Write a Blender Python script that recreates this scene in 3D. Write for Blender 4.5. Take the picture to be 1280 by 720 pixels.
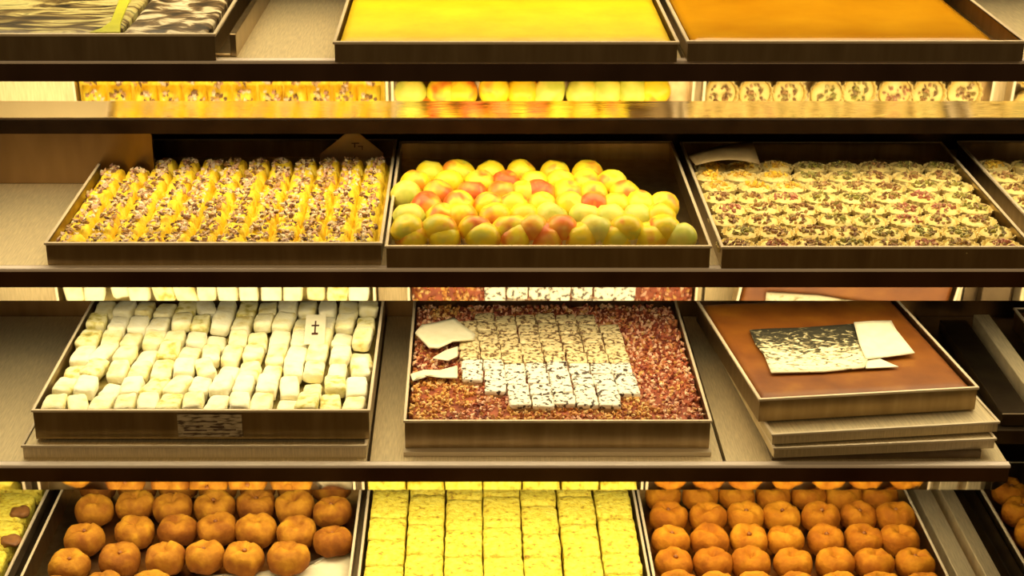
import bpy, math, random
from mathutils import Vector, Matrix, noise

for o in list(bpy.data.objects):
    bpy.data.objects.remove(o)
SC = bpy.context.scene
COL = SC.collection
rnd = random.Random(7)

# ------------------------------------------------------------------ camera
CZ = 1.9
F, CX, CY, TH = 2000.0, 590.0, 360.0, math.radians(22.8)
cam_d = bpy.data.cameras.new('camera')
cam_d.sensor_width = 36.0
cam_d.lens = F / 1280 * 36.0
cam_d.shift_x = (640 - CX) / 1280
cam_d.clip_start = 0.05
cam = bpy.data.objects.new('camera', cam_d)
COL.objects.link(cam)
cam.location = (0, 0, CZ)
cam.rotation_euler = (math.pi / 2 - TH, 0, 0)
SC.camera = cam

# ------------------------------------------------------------------ world, exposure
w = bpy.data.worlds.new('shop')
SC.world = w
w.use_nodes = True
w.node_tree.nodes['Background'].inputs[0].default_value = (0.30, 0.20, 0.10, 1)
w.node_tree.nodes['Background'].inputs[1].default_value = 0.25
SC.view_settings.view_transform = 'Standard'
SC.view_settings.look = 'None'
SC.view_settings.gamma = 1.0
SC.view_settings.use_curve_mapping = False
SC.view_settings.exposure = 0.0
LAMP_W = 1.72
LAMP_COL = (1.0, 0.83, 0.50)
# ceiling lamps of the shop, above and behind the viewer
for lx in (-1.3, 1.0):
    ld = bpy.data.lights.new('shop_lamp', 'AREA')
    ld.shape, ld.size, ld.size_y, ld.energy, ld.color = 'RECTANGLE', 1.2, .3, 22.0, (1.0, .72, .36)
    lo = bpy.data.objects.new('shop_lamp', ld)
    COL.objects.link(lo)
    lo.location = (lx, -.8, 3.2)

# ------------------------------------------------------------------ helpers
def at(px, py, z):
    """point on the level plane z (metres) seen at a photo position"""
    u, v = (px - CX) / F, (py - CY) / F
    d = Vector((u, math.cos(TH) - v * math.sin(TH), -math.sin(TH) - v * math.cos(TH)))
    t = (z - CZ) / d.z
    return Vector((d.x * t, d.y * t, z))


class MB:
    def __init__(s):
        s.v, s.f, s.c, s.sm = [], [], [], []

    def add(s, vs, fs, col=None, smooth=False):
        n = len(s.v)
        s.v += [tuple(p) for p in vs]
        for f in fs:
            s.f.append([i + n for i in f])
            s.c.append(col)
            s.sm.append(smooth)
        return s

    def box(s, x0, x1, y0, y1, z0, z1, col=None):
        vs = [(x0, y0, z0), (x1, y0, z0), (x1, y1, z0), (x0, y1, z0), (x0, y0, z1), (x1, y0, z1), (x1, y1, z1), (x0, y1, z1)]
        fs = [(3, 2, 1, 0), (4, 5, 6, 7), (0, 1, 5, 4), (1, 2, 6, 5), (2, 3, 7, 6), (3, 0, 4, 7)]
        return s.add(vs, fs, col)

    def prism_x(s, prof, x0, x1, col=None):
        n = len(prof)
        vs = [(x0, y, z) for y, z in prof] + [(x1, y, z) for y, z in prof]
        fs = [(i, (i + 1) % n, (i + 1) % n + n, i + n) for i in range(n)]
        fs += [tuple(range(n - 1, -1, -1)), tuple(range(n, 2 * n))]
        return s.add(vs, fs, col)

    def prism_z(s, poly, z0, z1):
        n = len(poly)
        vs = [(p[0], p[1], z0) for p in poly] + [(p[0], p[1], z1) for p in poly]
        fs = [(i, (i + 1) % n, (i + 1) % n + n, i + n) for i in range(n)]
        fs += [tuple(range(n - 1, -1, -1)), tuple(range(n, 2 * n))]
        return s.add(vs, fs)

    def lathe(s, prof, n=24, fn=None, col=None, flute=0.0, nf=0):
        vs, fs = [], []
        for j, (r, z) in enumerate(prof):
            for i in range(n):
                a = 2 * math.pi * i / n
                rr = r
                if nf:
                    rr = r * (1 + flute * math.cos(nf * a))
                p = Vector((rr * math.cos(a), rr * math.sin(a), z))
                if fn:
                    p = fn(p, a, j)
                vs.append(p)
        for j in range(len(prof) - 1):
            for i in range(n):
                k = (i + 1) % n
                fs.append((j * n + i, j * n + k, (j + 1) * n + k, (j + 1) * n + i))
        fs.append(tuple(range(n - 1, -1, -1)))
        fs.append(tuple((len(prof) - 1) * n + i for i in range(n)))
        return s.add(vs, fs, col, True)

    def chunk(s, c, r, col, R=rnd):
        """irregular little nut crumb, 8 triangles"""
        ax = [Vector((R.gauss(0, 1), R.gauss(0, 1), R.gauss(0, 1))).normalized()]
        t = ax[0].orthogonal().normalized()
        ax += [t, ax[0].cross(t)]
        k = [R.uniform(.6, 1.3) * r, R.uniform(.45, .9) * r, R.uniform(.4, .8) * r]
        c = Vector(c)
        vs = [c + ax[0] * k[0], c - ax[0] * k[0], c + ax[1] * k[1], c - ax[1] * k[1], c + ax[2] * k[2], c - ax[2] * k[2]]
        fs = [(0, 2, 4), (2, 1, 4), (1, 3, 4), (3, 0, 4), (2, 0, 5), (1, 2, 5), (3, 1, 5), (0, 3, 5)]
        return s.add(vs, fs, col)

    def mesh(s, name, mat=None):
        me = bpy.data.meshes.new(name)
        me.from_pydata(s.v, [], s.f)
        for p, m in zip(me.polygons, s.sm):
            p.use_smooth = m
        if any(c is not None for c in s.c):
            at_ = me.color_attributes.new('tint', 'FLOAT_COLOR', 'CORNER')
            for p, c in zip(me.polygons, s.c):
                c = c or (1, 1, 1)
                for li in p.loop_indices:
                    at_.data[li].color = (*c, 1)
        me.update()
        if mat:
            me.materials.append(mat)
        return me


def O(name, me, parent=None, loc=(0, 0, 0), rot=(0, 0, 0), scale=(1, 1, 1)):
    o = bpy.data.objects.new(name, me)
    COL.objects.link(o)
    o.parent = parent
    o.location, o.rotation_euler, o.scale = loc, rot, scale
    return o


def tag(o, label, cat, group=None, kind=None):
    o['label'] = label
    o['category'] = cat
    if group:
        o['group'] = group
    if kind:
        o['kind'] = kind
    return o


def bevel(o, wdt, seg=2):
    m = o.modifiers.new('bevel', 'BEVEL')
    m.width, m.segments, m.limit_method = wdt, seg, 'ANGLE'
    return o


ORD = ['first', 'second', 'third', 'fourth', 'fifth', 'sixth', 'seventh', 'eighth', 'ninth', 'tenth', 'eleventh', 'twelfth',
       'thirteenth', 'fourteenth', 'fifteenth', 'sixteenth', 'seventeenth']


def rowname(i):
    return 'front row' if i == 0 else ORD[i] + ' row from front'

# ------------------------------------------------------------------ materials
def new_mat(name):
    m = bpy.data.materials.new(name)
    m.use_nodes = True
    nt = m.node_tree
    return m, nt, nt.nodes['Principled BSDF']


def nd(nt, t, **kw):
    n = nt.nodes.new(t)
    for k, v in kw.items():
        if k in n.inputs:
            n.inputs[k].default_value = v
        else:
            setattr(n, k, v)
    return n


def ramp(nt, stops, fac=None, interp='LINEAR'):
    r = nt.nodes.new('ShaderNodeValToRGB')
    r.color_ramp.interpolation = interp
    e = r.color_ramp.elements
    while len(e) < len(stops):
        e.new(0.5)
    for x, (p, c) in zip(e, stops):
        x.position = p
        x.color = (*c, 1)
    if fac is not None:
        nt.links.new(fac, r.inputs[0])
    return r


def coords(nt, scale=(1, 1, 1), rand=False, kind='Object'):
    tc = nt.nodes.new('ShaderNodeTexCoord')
    mp = nt.nodes.new('ShaderNodeMapping')
    mp.inputs['Scale'].default_value = scale
    nt.links.new(tc.outputs[kind], mp.inputs[0])
    if rand:
        oi = nt.nodes.new('ShaderNodeObjectInfo')
        mu = nd(nt, 'ShaderNodeMath', operation='MULTIPLY')
        mu.inputs[1].default_value = 37.0
        nt.links.new(oi.outputs['Random'], mu.inputs[0])
        nt.links.new(mu.outputs[0], mp.inputs['Location'])
    return mp.outputs[0]


def noise_mat(name, stops, scale=60, rough=.6, detail=4, stretch=(1, 1, 1), bump=0, metal=0, rand=True, spec=.5, bscale=None, bdist=.002, kind='Object', sss=0):
    m, nt, b = new_mat(name)
    co = coords(nt, stretch, rand, kind)
    n = nd(nt, 'ShaderNodeTexNoise', Scale=scale, Detail=detail)
    nt.links.new(co, n.inputs['Vector'])
    r = ramp(nt, stops, n.outputs['Fac'])
    nt.links.new(r.outputs[0], b.inputs['Base Color'])
    b.inputs['Roughness'].default_value = rough
    b.inputs['Metallic'].default_value = metal
    b.inputs['Specular IOR Level'].default_value = spec
    if sss:
        b.inputs['Subsurface Weight'].default_value = sss
        b.inputs['Subsurface Radius'].default_value = (.01, .005, .002)
        b.inputs['Subsurface Scale'].default_value = .5
    if bump:
        n2 = nd(nt, 'ShaderNodeTexNoise', Scale=bscale or scale * 2, Detail=5)
        nt.links.new(co, n2.inputs['Vector'])
        bp = nd(nt, 'ShaderNodeBump', Strength=bump, Distance=bdist)
        nt.links.new(n2.outputs['Fac'], bp.inputs['Height'])
        nt.links.new(bp.outputs[0], b.inputs['Normal'])
    return m


def tint_mat(name, rough=.55):
    m, nt, b = new_mat(name)
    a = nd(nt, 'ShaderNodeVertexColor', layer_name='tint')
    n = nd(nt, 'ShaderNodeTexNoise', Scale=250, Detail=2)
    mx = nd(nt, 'ShaderNodeMix', data_type='RGBA', blend_type='MULTIPLY')
    mx.inputs[0].default_value = .5
    r = ramp(nt, [(.3, (.55, .5, .45)), (.7, (1, 1, 1))], n.outputs['Fac'])
    nt.links.new(coords(nt), n.inputs['Vector'])
    nt.links.new(a.outputs[0], mx.inputs[6])
    nt.links.new(r.outputs[0], mx.inputs[7])
    nt.links.new(mx.outputs[2], b.inputs['Base Color'])
    b.inputs['Roughness'].default_value = rough
    return m


def metal(name, c0, c1, rough, stretch, scale=40, bump=.06):
    return noise_mat(name, [(.3, c0), (.7, c1)], scale, rough, 3, stretch, bump, 1.0, False, bscale=scale * 3, bdist=.0006)


STEEL = noise_mat('brushed_steel', [(.3, (.60, .50, .31)), (.7, (.78, .66, .42))], 40, .50, 3, (14, 1, 1), .2, .75, False, bscale=120, bdist=.0006)
TRAYM = metal('tray_steel', (.34, .25, .13), (.47, .36, .20), .30, (4, 4, .6), 14, .08)
RIMM = noise_mat('rim_steel', [(.3, (.70, .58, .40)), (.7, (.82, .70, .50))], 12, .35, metal=.25, rand=False)
EDGEM = noise_mat('edge_aluminium', [(.3, (.88, .76, .66)), (.7, (.96, .84, .74))], 12, .5, metal=.0, rand=False)
TRIMM = metal('dark_polished_trim', (.13, .075, .045), (.22, .13, .08), .16, (2, 1, 1), 6, .0)
CHROME = metal('mirror_chrome', (.90, .84, .72), (.94, .88, .76), .045, (1, 1, 1), 8, .0)
BACKM = metal('bronze_back_panel', (.16, .10, .05), (.24, .155, .08), .30, (6, 1, 1), 5, .04)
LIPM = metal('dark_lip', (.022, .013, .008), (.04, .024, .014), .5, (2, 2, 2), 10, .0)
DARKM = metal('dark_steel', (.10, .07, .045), (.16, .12, .07), .35, (2, 2, 2), 10, .0)
m, nt, b = new_mat('brushed_reflector')
b.inputs['Base Color'].default_value = (.92, .85, .70, 1)
b.inputs['Metallic'].default_value = 1
b.inputs['Roughness'].default_value = .1
co = coords(nt, (.01, .01, 1))
n1 = nd(nt, 'ShaderNodeTexNoise', Scale=900, Detail=2)
nt.links.new(co, n1.inputs['Vector'])
bp = nd(nt, 'ShaderNodeBump', Strength=.22, Distance=.0006)
nt.links.new(n1.outputs['Fac'], bp.inputs['Height'])
nt.links.new(bp.outputs[0], b.inputs['Normal'])
REFL = m
m, nt, b = new_mat('lamp_diffuser')
b.inputs['Base Color'].default_value = (.9, .85, .7, 1)
b.inputs['Emission Color'].default_value = (*LAMP_COL, 1)
b.inputs['Emission Strength'].default_value = 3.0
LAMPM = m
FLOORM = noise_mat('brown_floor', [(.38, (.05, .015, .01)), (.47, (.16, .08, .03)), (.54, (.30, .24, .05)), (.62, (.12, .05, .02))], 1.6, .5, detail=1, rand=False)
WALLM = noise_mat('dark_wall', [(.3, (.05, .03, .015)), (.7, (.09, .05, .025))], 6, .5, rand=False)
PAPER = noise_mat('cream_paper', [(.3, (.80, .74, .52)), (.7, (.88, .83, .62))], 60, .7, bump=.2)
CUPM = noise_mat('paper_cup', [(.3, (.80, .64, .24)), (.7, (.91, .77, .36))], 80, .65)
TINT = tint_mat('mixed_nut_crumb')

# ------------------------------------------------------------------ structure
ZS = [1.3764, 1.0892, 0.788, 0.488]      # shelf surfaces, top to bottom
ZTOP = 1.666
XL, XR = -0.86, 1.30
YF, YB = 2.0, 2.52


def struct(name, mb, mat, label):
    o = O(name, mb.mesh(name, mat))
    o['kind'] = 'structure'
    o['label'] = label
    return o


struct('floor', MB().box(-3.5, 4, -2.5, 4, -.05, 0), FLOORM, 'brown shop floor in front of the pastry case')
struct('wall_back', MB().box(XL, XR, YB, YB + .02, 0, 1.75), BACKM, 'dark bronze metal back panel of the pastry case')
struct('wall_left', MB().box(XL - .02, XL, YF - .02, YB + .02, 0, 1.75), WALLM, 'dark side panel closing the pastry case on the left')
struct('wall_right', MB().box(XR, XR + .02, YF - .02, YB + .02, 0, 1.75), WALLM, 'dark side panel closing the pastry case on the right')


def shelf(z, x0, x1, label, seams, lamp=True, power=LAMP_W, HB=.171):
    t = O('display_shelf', None, loc=(0, YF, z))
    tag(t, label, 'shelf', 'stacked shelves of the pastry case')
    # deck plates with a dark seam between neighbours
    xs = [x0] + seams + [x1]
    me = None
    for a, b_ in zip(xs[:-1], xs[1:]):
        mb = MB().prism_x([(.0085, -.012), (YB - YF - .001, -.012), (YB - YF - .001, 0), (.0085, 0)], a + .0025, b_ - .0025)
        O('deck_plate', mb.mesh('deck_plate', STEEL), t)
    O('under_panel', MB().box(x0, x1, .004, YB - YF - .001, -.022, -.0125).mesh('under_panel', DARKM), t)
    O('front_trim', MB().prism_x([(0, -.029), (.004, -.029), (.004, -.0052), (0, -.0052)], x0, x1).mesh('front_trim', TRIMM), t)
    bevel(O('edge_strip', MB().prism_x([(-.004, -.0050), (.008, -.0050), (.008, .0), (-.0025, 0), (-.004, -.0015)], x0, x1).mesh('edge_strip', EDGEM), t), .0006, 1)
    if lamp:
        O('mirror_strip', MB().prism_x([(.0005, -.0292), (.045, -.068), (.048, -.066), (.0055, -.0285)], x0, x1).mesh('mirror_strip', CHROME), t)
        h = O('lamp_housing', MB().prism_x([(.302, -HB), (.35, -HB), (.35, -.023), (.262, -.023)], x0, x1).mesh('lamp_housing', REFL), t)
        O('housing_lip', MB().prism_x([(.298, -HB - .021), (.354, -HB - .021), (.354, -HB - .0002), (.298, -HB - .0002)], x0, x1).mesh('housing_lip', LIPM), h)
        O('lamp_diffuser', MB().box(x0 + .03, x1 - .03, .07, .28, -.032, -.023).mesh('lamp_diffuser', LAMPM), t)
        ld = bpy.data.lights.new('shelf_lamp', 'AREA')
        ld.shape, ld.size, ld.size_y = 'RECTANGLE', x1 - x0 - .06, .21
        ld.energy, ld.color = power, LAMP_COL
        lo = bpy.data.objects.new('shelf_lamp', ld)
        COL.objects.link(lo)
        lo.parent = t
        lo.location = ((x0 + x1) / 2, .175, -.036)
    return t


shelf(ZTOP, XL, XR, 'steel top panel of the pastry case above the highest trays', [])
shelf(ZS[0], XL, XR, 'top steel shelf with dark polished edge holding the yellow and orange slabs', [.271])
shelf(ZS[1], XL, XR, 'second steel shelf with dark polished edge holding the fruit shaped pastries', [-.11], HB=.120)
shelf(ZS[2], XL, .765, 'third steel shelf with dark polished edge holding the sugared sweets', [-.148, .36], HB=.120)
shelf(ZS[3], XL, XR, 'lowest steel shelf holding the trays of round cookies', [-.60, .70], lamp=False)

mb = MB().box(.766, XR - .001, 2.10, YB - .001, ZS[2] - .022, ZS[2])
o = O('side_deck', mb.mesh('side_deck', DARKM))
tag(o, 'dark steel side deck continuing the third shelf towards the right edge', 'shelf')

# ------------------------------------------------------------------ trays
def make_tray(name, label, c, ang, wx, dy, h, mat=TRAYM, group='pastry trays', floorz=.0025, wall=.0022):
    """c = front-left bottom corner in the world; parts: pan, rim"""
    t = O(name, None, loc=c, rot=(0, 0, ang))
    tag(t, label, 'tray', group)
    mb = MB()
    s = wall
    fl = .0
    o0, o1 = (fl, wx - fl), (fl, dy - fl)
    # outer + inner shell (one closed pan)
    outer_b = [(o0[0], o1[0], 0), (o0[1], o1[0], 0), (o0[1], o1[1], 0), (o0[0], o1[1], 0)]
    outer_t = [(0, 0, h), (wx, 0, h), (wx, dy, h), (0, dy, h)]
    inner_t = [(s, s, h), (wx - s, s, h), (wx - s, dy - s, h), (s, dy - s, h)]
    inner_b = [(s, s, floorz), (wx - s, s, floorz), (wx - s, dy - s, floorz), (s, dy - s, floorz)]
    vs = outer_b + outer_t + inner_t + inner_b
    fs = [(3, 2, 1, 0), (12, 13, 14, 15)]
    for i in range(4):
        k = (i + 1) % 4
        fs += [(i, k, k + 4, i + 4), (i + 4, k + 4, k + 8, i + 8), (i + 8, k + 8, k + 12, i + 12)]
    mb.add(vs, fs)
    O('pan', mb.mesh('pan', mat), t)
    r = MB()
    e, q = .0022, .0028
    for (a0, a1, b0, b1) in ((-e, wx + e, -e, s), (-e, wx + e, dy - s, dy + e), (-e, s, s, dy - s), (wx - s, wx + e, s, dy - s)):
        r.box(a0, a1, b0, b1, h - q, h + .0012)
    bevel(O('rim', r.mesh('rim', RIMM), t), .001)
    return t


def tray_px(name, label, z, h, pl, pr, dy, lift=0.0, **kw):
    """front rim seen from photo point pl to pr; stands at height z+lift"""
    a, b_ = at(*pl, z + lift + h), at(*pr, z + lift + h)
    d = b_ - a
    t = make_tray(name, label, (a.x, a.y, z + lift + .0004), math.atan2(d.y, d.x), d.length, dy, h, **kw)
    t['_w'], t['_h'] = d.length, h
    del t['_w'], t['_h']
    return t, d.length


def T(t, x, y, z=0.0):
    return t.matrix_basis @ Vector((x, y, z))


SD = .46     # tray depth
# ================================================================== slabs (top shelf)
def slab_mesh(name, wx, dy, h, mat, amp=.001, sc=20, n=(40, 30), edge=.004, inset=0):
    nx, ny = n
    vs, fs = [], []
    for j in range(ny + 1):
        for i in range(nx + 1):
            x, y = wx * i / nx, dy * j / ny
            e = min(x, wx - x, y, dy - y)
            z = h + amp * noise.noise(Vector((x * sc, y * sc, 3.1))) - (edge * (1 - min(1, e / .008)) ** 2)
            vs.append((x, y, z))
    for j in range(ny):
        for i in range(nx):
            a = j * (nx + 1) + i
            fs.append((a, a + 1, a + nx + 2, a + nx + 1))
    mb = MB().add(vs, fs, None, True)
    ring = [i for i in range(nx + 1)] + [(nx + 1) * (j + 1) - 1 for j in range(1, ny + 1)]
    ring += [(nx + 1) * ny + i for i in range(nx - 1, -1, -1)] + [(nx + 1) * j for j in range(ny - 1, 0, -1)]
    k = len(vs)
    bot = [(vs[i][0], vs[i][1], 0) for i in ring]
    m_ = len(ring)
    mb.v += bot
    for q in range(m_):
        r = (q + 1) % m_
        mb.f.append([ring[q], k + q, k + r, ring[r]])
        mb.c.append(None); mb.sm.append(False)
    mb.f.append([k + q for q in range(m_)])
    mb.c.append(None); mb.sm.append(False)
    return mb.mesh(name, mat)


YELLOW = noise_mat('yellow_custard', [(.3, (.74, .50, .004)), (.7, (.84, .64, .010))], 18, .45, bump=.25, bscale=90, bdist=.002)
ORANGE = noise_mat('orange_glaze', [(.3, (.52, .225, .005)), (.7, (.64, .32, .010))], 9, .16, bump=.05, bscale=14)
t1a, w1a = tray_px('baking_tray', 'steel tray of dark marbled slabs on the left of the top shelf', ZS[0], .034, (-90, 43), (268, 43), SD)
t1b, w1b = tray_px('baking_tray', 'steel tray holding the smooth bright yellow slab on the top shelf', ZS[0], .026, (418, 53), (847, 53), SD)
t1c, w1c = tray_px('baking_tray', 'steel tray holding the glossy orange slab on the top shelf', ZS[0], .026, (860, 52), (1281, 52), SD)
o = O('custard_slab', slab_mesh('custard_slab', w1b - .012, SD - .012, .0225, YELLOW, .0012, 30), loc=T(t1b, .006, .006, .003), rot=t1b.rotation_euler)
tag(o, 'smooth bright yellow custard slab filling the middle tray of the top shelf', 'dessert')
o = O('caramel_slab', slab_mesh('caramel_slab', w1c - .040, SD - .012, .0225, ORANGE, .0006, 12), loc=T(t1c, .006, .006, .003), rot=t1c.rotation_euler)
tag(o, 'glossy orange caramel slab filling the right tray of the top shelf', 'dessert')

# marbled slabs, left tray
m, nt, b = new_mat('marbled_dark')
co = coords(nt, (1, 3.2, 1))
n1 = nd(nt, 'ShaderNodeTexNoise', Scale=9, Detail=6, Distortion=1.6)
nt.links.new(co, n1.inputs['Vector'])
r = ramp(nt, [(.36, (.02, .014, .004)), (.46, (.15, .10, .03)), (.53, (.50, .42, .16)), (.60, (.62, .58, .24)), (.68, (.06, .04, .012))], n1.outputs['Fac'])
nt.links.new(r.outputs[0], b.inputs['Base Color'])
b.inputs['Roughness'].default_value = .45
MARB = m
m, nt, b = new_mat('speckled_dark')
co = coords(nt, (1, 1.8, 1))
n1 = nd(nt, 'ShaderNodeTexNoise', Scale=28, Detail=8, Distortion=.5)
nt.links.new(co, n1.inputs['Vector'])
r = ramp(nt, [(.38, (.03, .018, .006)), (.50, (.16, .10, .04)), (.57, (.60, .52, .34)), (.66, (.75, .68, .5)), (.75, (.25, .16, .07))], n1.outputs['Fac'])
nt.links.new(r.outputs[0], b.inputs['Base Color'])
b.inputs['Roughness'].default_value = .5
SPECK = m
LIME = noise_mat('lime_icing', [(.3, (.50, .52, .03)), (.7, (.66, .66, .06))], 30, .4)
zt = ZS[0] + .034
xs0 = (at(152, 38, zt) - T(t1a, 0, 0, .034)).x
o = O('marbled_cake', slab_mesh('marbled_cake', xs0 - .01, SD - .012, .030, MARB, .0025, 25), loc=T(t1a, .006, .006, .003))
tag(o, 'dark cake slab with yellow marbled swirls at the far left of the top shelf', 'cake')
lp = [(112, 41), (127, 36), (138, 28), (143, 16), (149, 0), (155, -20), (170, -20), (163, 0), (156, 16), (151, 28), (150, 41)]
mb = MB().prism_z([at(x, y + 1, zt) for x, y in lp], zt - .0025, zt + .0025)
o = bevel(O('icing_ribbon', mb.mesh('icing_ribbon', LIME)), .001)
tag(o, 'lime yellow ribbon of icing between the two dark cakes on the top shelf', 'icing')
o = O('speckled_cake', slab_mesh('speckled_cake', w1a - xs0 - .014, SD - .012, .030, SPECK, .0035, 40), loc=T(t1a, xs0 + .002, .006, .003))
tag(o, 'dark brown cake slab with pale speckled crust right of the lime icing ribbon', 'cake')
# steel divider right of the marbled tray
a, c_ = at(288, 72, ZS[0]), at(332, 0, ZS[0])
d = c_ - a
mb = MB().prism_z([(0, 0), (.008, 0), (.008, .40), (0, .40)], 0, .030)
mb.prism_z([(-.022, .0), (0, 0), (0, .40), (-.022, .40)], 0, .004)
o = bevel(O('tray_divider', mb.mesh('tray_divider', TRAYM), loc=(a.x, a.y + .004, a.z), rot=(0, 0, -math.atan2(d.x, d.y))), .001)
tag(o, 'dark steel angle divider standing between marbled cake tray and yellow slab tray', 'divider')

# ================================================================== second shelf
t2a, w2a = tray_px('baking_tray', 'steel tray of yellow nut rolls on the second shelf', ZS[1], .031, (57, 304), (476, 304), SD)
t2b, w2b = tray_px('baking_tray', 'steel tray of fruit shaped pastries on the second shelf', ZS[1], .031, (483, 308), (888, 308), SD)
t2c, w2c = tray_px('baking_tray', 'steel tray of nut topped tartlets in the second shelf, right of fruit pastries', ZS[1], .031, (903, 309), (1292, 309), SD)
t2d, w2d = tray_px('baking_tray', 'steel tray cut off by the right edge on the second shelf', ZS[1], .031, (1318, 307), (1600, 307), SD)

# brown riser behind the empty part of the second shelf
o = O('back_riser', MB().box(0, .23, 0, .012, 0, .10).mesh('back_riser', BACKM), loc=(-.86 + .002, 2.345, ZS[1] + .0005))
o.scale = (1.6, 1, 1)
tag(o, 'brown metal riser behind the empty left end of the second shelf', 'panel')

# --- nut rolls
ROLL = noise_mat('yellow_shredded_pastry', [(.25, (.62, .34, .012)), (.45, (.86, .60, .02)), (.65, (.95, .76, .05)), (.8, (.97, .84, .22))], 55, .55, stretch=(2.2, .7, 1), bump=.7, bscale=160, bdist=.003)
NUTC = [(.88, .74, .56), (.80, .58, .46), (.30, .16, .05), (.55, .36, .16), (.80, .64, .36), (.90, .80, .56), (.22, .10, .05), (.70, .42, .22), (.62, .34, .26), (.86, .74, .44), (.14, .07, .04)]


def roll_mesh(sd):
    R = random.Random(sd)
    nx, ny = 10, 8
    wx, dy, h = .0345, .0420, .018
    vs, fs = [], []
    for j in range(ny + 1):
        for i in range(nx + 1):
            u, v = i / nx * 2 - 1, j / ny * 2 - 1
            z = h * (1 - abs(u) ** 3.5) ** .6 * (1 - abs(v) ** 6) ** .5
            z -= .004 * math.exp(-(u / .35) ** 2)       # shallow groove filled with nuts
            z += .0012 * noise.noise(Vector((u * 3 + sd, v * 9, sd)))
            vs.append((u * wx / 2, v * dy / 2, max(z, 0)))
    for j in range(ny):
        for i in range(nx):
            a = j * (nx + 1) + i
            fs.append((a, a + 1, a + nx + 2, a + nx + 1))
    return MB().add(vs, fs, None, True).mesh('roll_body', ROLL)


def nut_mesh(sd, n, rx, ry, z, r, cols, dome=0.0):
    R = random.Random(sd)
    mb = MB()
    for k in range(n):
        a, q = R.uniform(0, 6.283), math.sqrt(R.random())
        x, y = rx * q * math.cos(a), ry * q * math.sin(a)
        mb.chunk((x, y, z + dome * (1 - q * q) + R.uniform(-.0005, .002)), r * R.uniform(.6, 1.35), R.choice(cols), R)
    return mb.mesh('nut_topping', TINT)


rolls = [roll_mesh(s) for s in range(4)]
rnuts = [nut_mesh(20 + s, 36, .0125, .0205, .0142, .0046, NUTC) for s in range(7)]
NC, NR = 12, 8
y_end = .375
for j in range(NR):
    for i in range(NC):
        x = .008 + (w2a - .016) * (i + .5) / NC + rnd.uniform(-.0015, .0015)
        y = .006 + (y_end - .006) * (j + .5) / NR
        p = T(t2a, x, y, .013)
        t = O('nut_roll', None, loc=p, rot=(0, 0, rnd.uniform(-.06, .06)))
        tag(t, 'yellow nut topped pastry roll, %s from left in %s' % (ORD[i], rowname(j)), 'pastry', 'nut rolls on the second shelf')
        O('roll_body', rolls[(i * 3 + j) % 4], t)
        n_ = O('nut_topping', rnuts[rnd.randrange(7)], t, loc=(rnd.uniform(-.004, .004), rnd.uniform(-.003, .003), rnd.uniform(-.0012, .001)), rot=(0, 0, rnd.uniform(-.25, .25) + math.pi * (i % 2)))
        n_['kind'] = 'stuff'
# bed of shredded pastry under the rolls
o = O('pastry_bed', MB().box(0, w2a - .008, 0, y_end + .004, 0, .010).mesh('pastry_bed', ROLL), loc=T(t2a, .004, .004, .003))
tag(o, 'flat yellow shredded pastry layer underneath the nut rolls', 'pastry')

# --- fruit shaped pastries
m, nt, b = new_mat('marzipan_blush')
co = coords(nt, (1, 1, 1), True)
n1 = nd(nt, 'ShaderNodeTexNoise', Scale=34, Detail=2)
nt.links.new(co, n1.inputs['Vector'])
r = ramp(nt, [(.36, (.66, .62, .05)), (.46, (.92, .68, .02)), (.56, (.93, .66, .03)), (.64, (.86, .30, .03)), (.74, (.62, .10, .02))], n1.outputs['Fac'])
nt.links.new(r.outputs[0], b.inputs['Base Color'])
b.inputs['Roughness'].default_value = .38
n2 = nd(nt, 'ShaderNodeTexNoise', Scale=260, Detail=3)
nt.links.new(co, n2.inputs['Vector'])
bp = nd(nt, 'ShaderNodeBump', Strength=.15, Distance=.001)
nt.links.new(n2.outputs['Fac'], bp.inputs['Height'])
nt.links.new(bp.outputs[0], b.inputs['Normal'])
MARZ = m
def marz_variant(name, stops, base):
    mm = base.copy(); mm.name = name
    r = [n for n in mm.node_tree.nodes if n.type == 'VALTORGB'][0]
    for e, (p, c) in zip(r.color_ramp.elements, stops):
        e.position = p; e.color = (*c, 1)
    return mm
MARZ_Y = marz_variant('marzipan_yellow', [(.32, (.72, .66, .06)), (.42, (.90, .70, .02)), (.53, (.92, .72, .03)), (.61, (.88, .46, .03)), (.70, (.72, .20, .02))], MARZ)
MARZ_G = marz_variant('marzipan_green', [(.3, (.50, .56, .06)), (.45, (.72, .72, .12)), (.55, (.86, .78, .14)), (.68, (.90, .70, .08)), (.8, (.85, .45, .05))], MARZ)
MARZ_R = marz_variant('marzipan_red', [(.3, (.92, .66, .04)), (.42, (.90, .42, .04)), (.54, (.80, .20, .02)), (.66, (.62, .10, .02)), (.8, (.9, .5, .05))], MARZ)


def fruit_mesh(sd, mat):
    R = random.Random(sd)
    kind = sd % 3
    def fn(p, a, j):
        # a cleft down one side, as on a peach
        k = 1 - .10 * math.exp(-((a - 1.2) / .35) ** 2) * (p.z > -.004)
        q = 1 + .05 * noise.noise(Vector((p.x * 60 + sd, p.y * 60, p.z * 60)))
        return Vector((p.x * k * q * (1.15 if kind == 1 else 1), p.y * k * q, p.z))
    prof = []
    N = 12
    for j in range(N + 1):
        t = math.pi * j / N
        r = math.sin(t)
        z = -math.cos(t)
        if kind == 2:
            r *= 1 - .14 * z
        if j >= N - 1:
            z -= .10 * (j - N + 2)       # stem dimple
        prof.append((max(.021 * r, .0006), .0190 * z))
    mb = MB().lathe(prof, 18, fn)
    return mb.mesh('fruit_body', mat)


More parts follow.
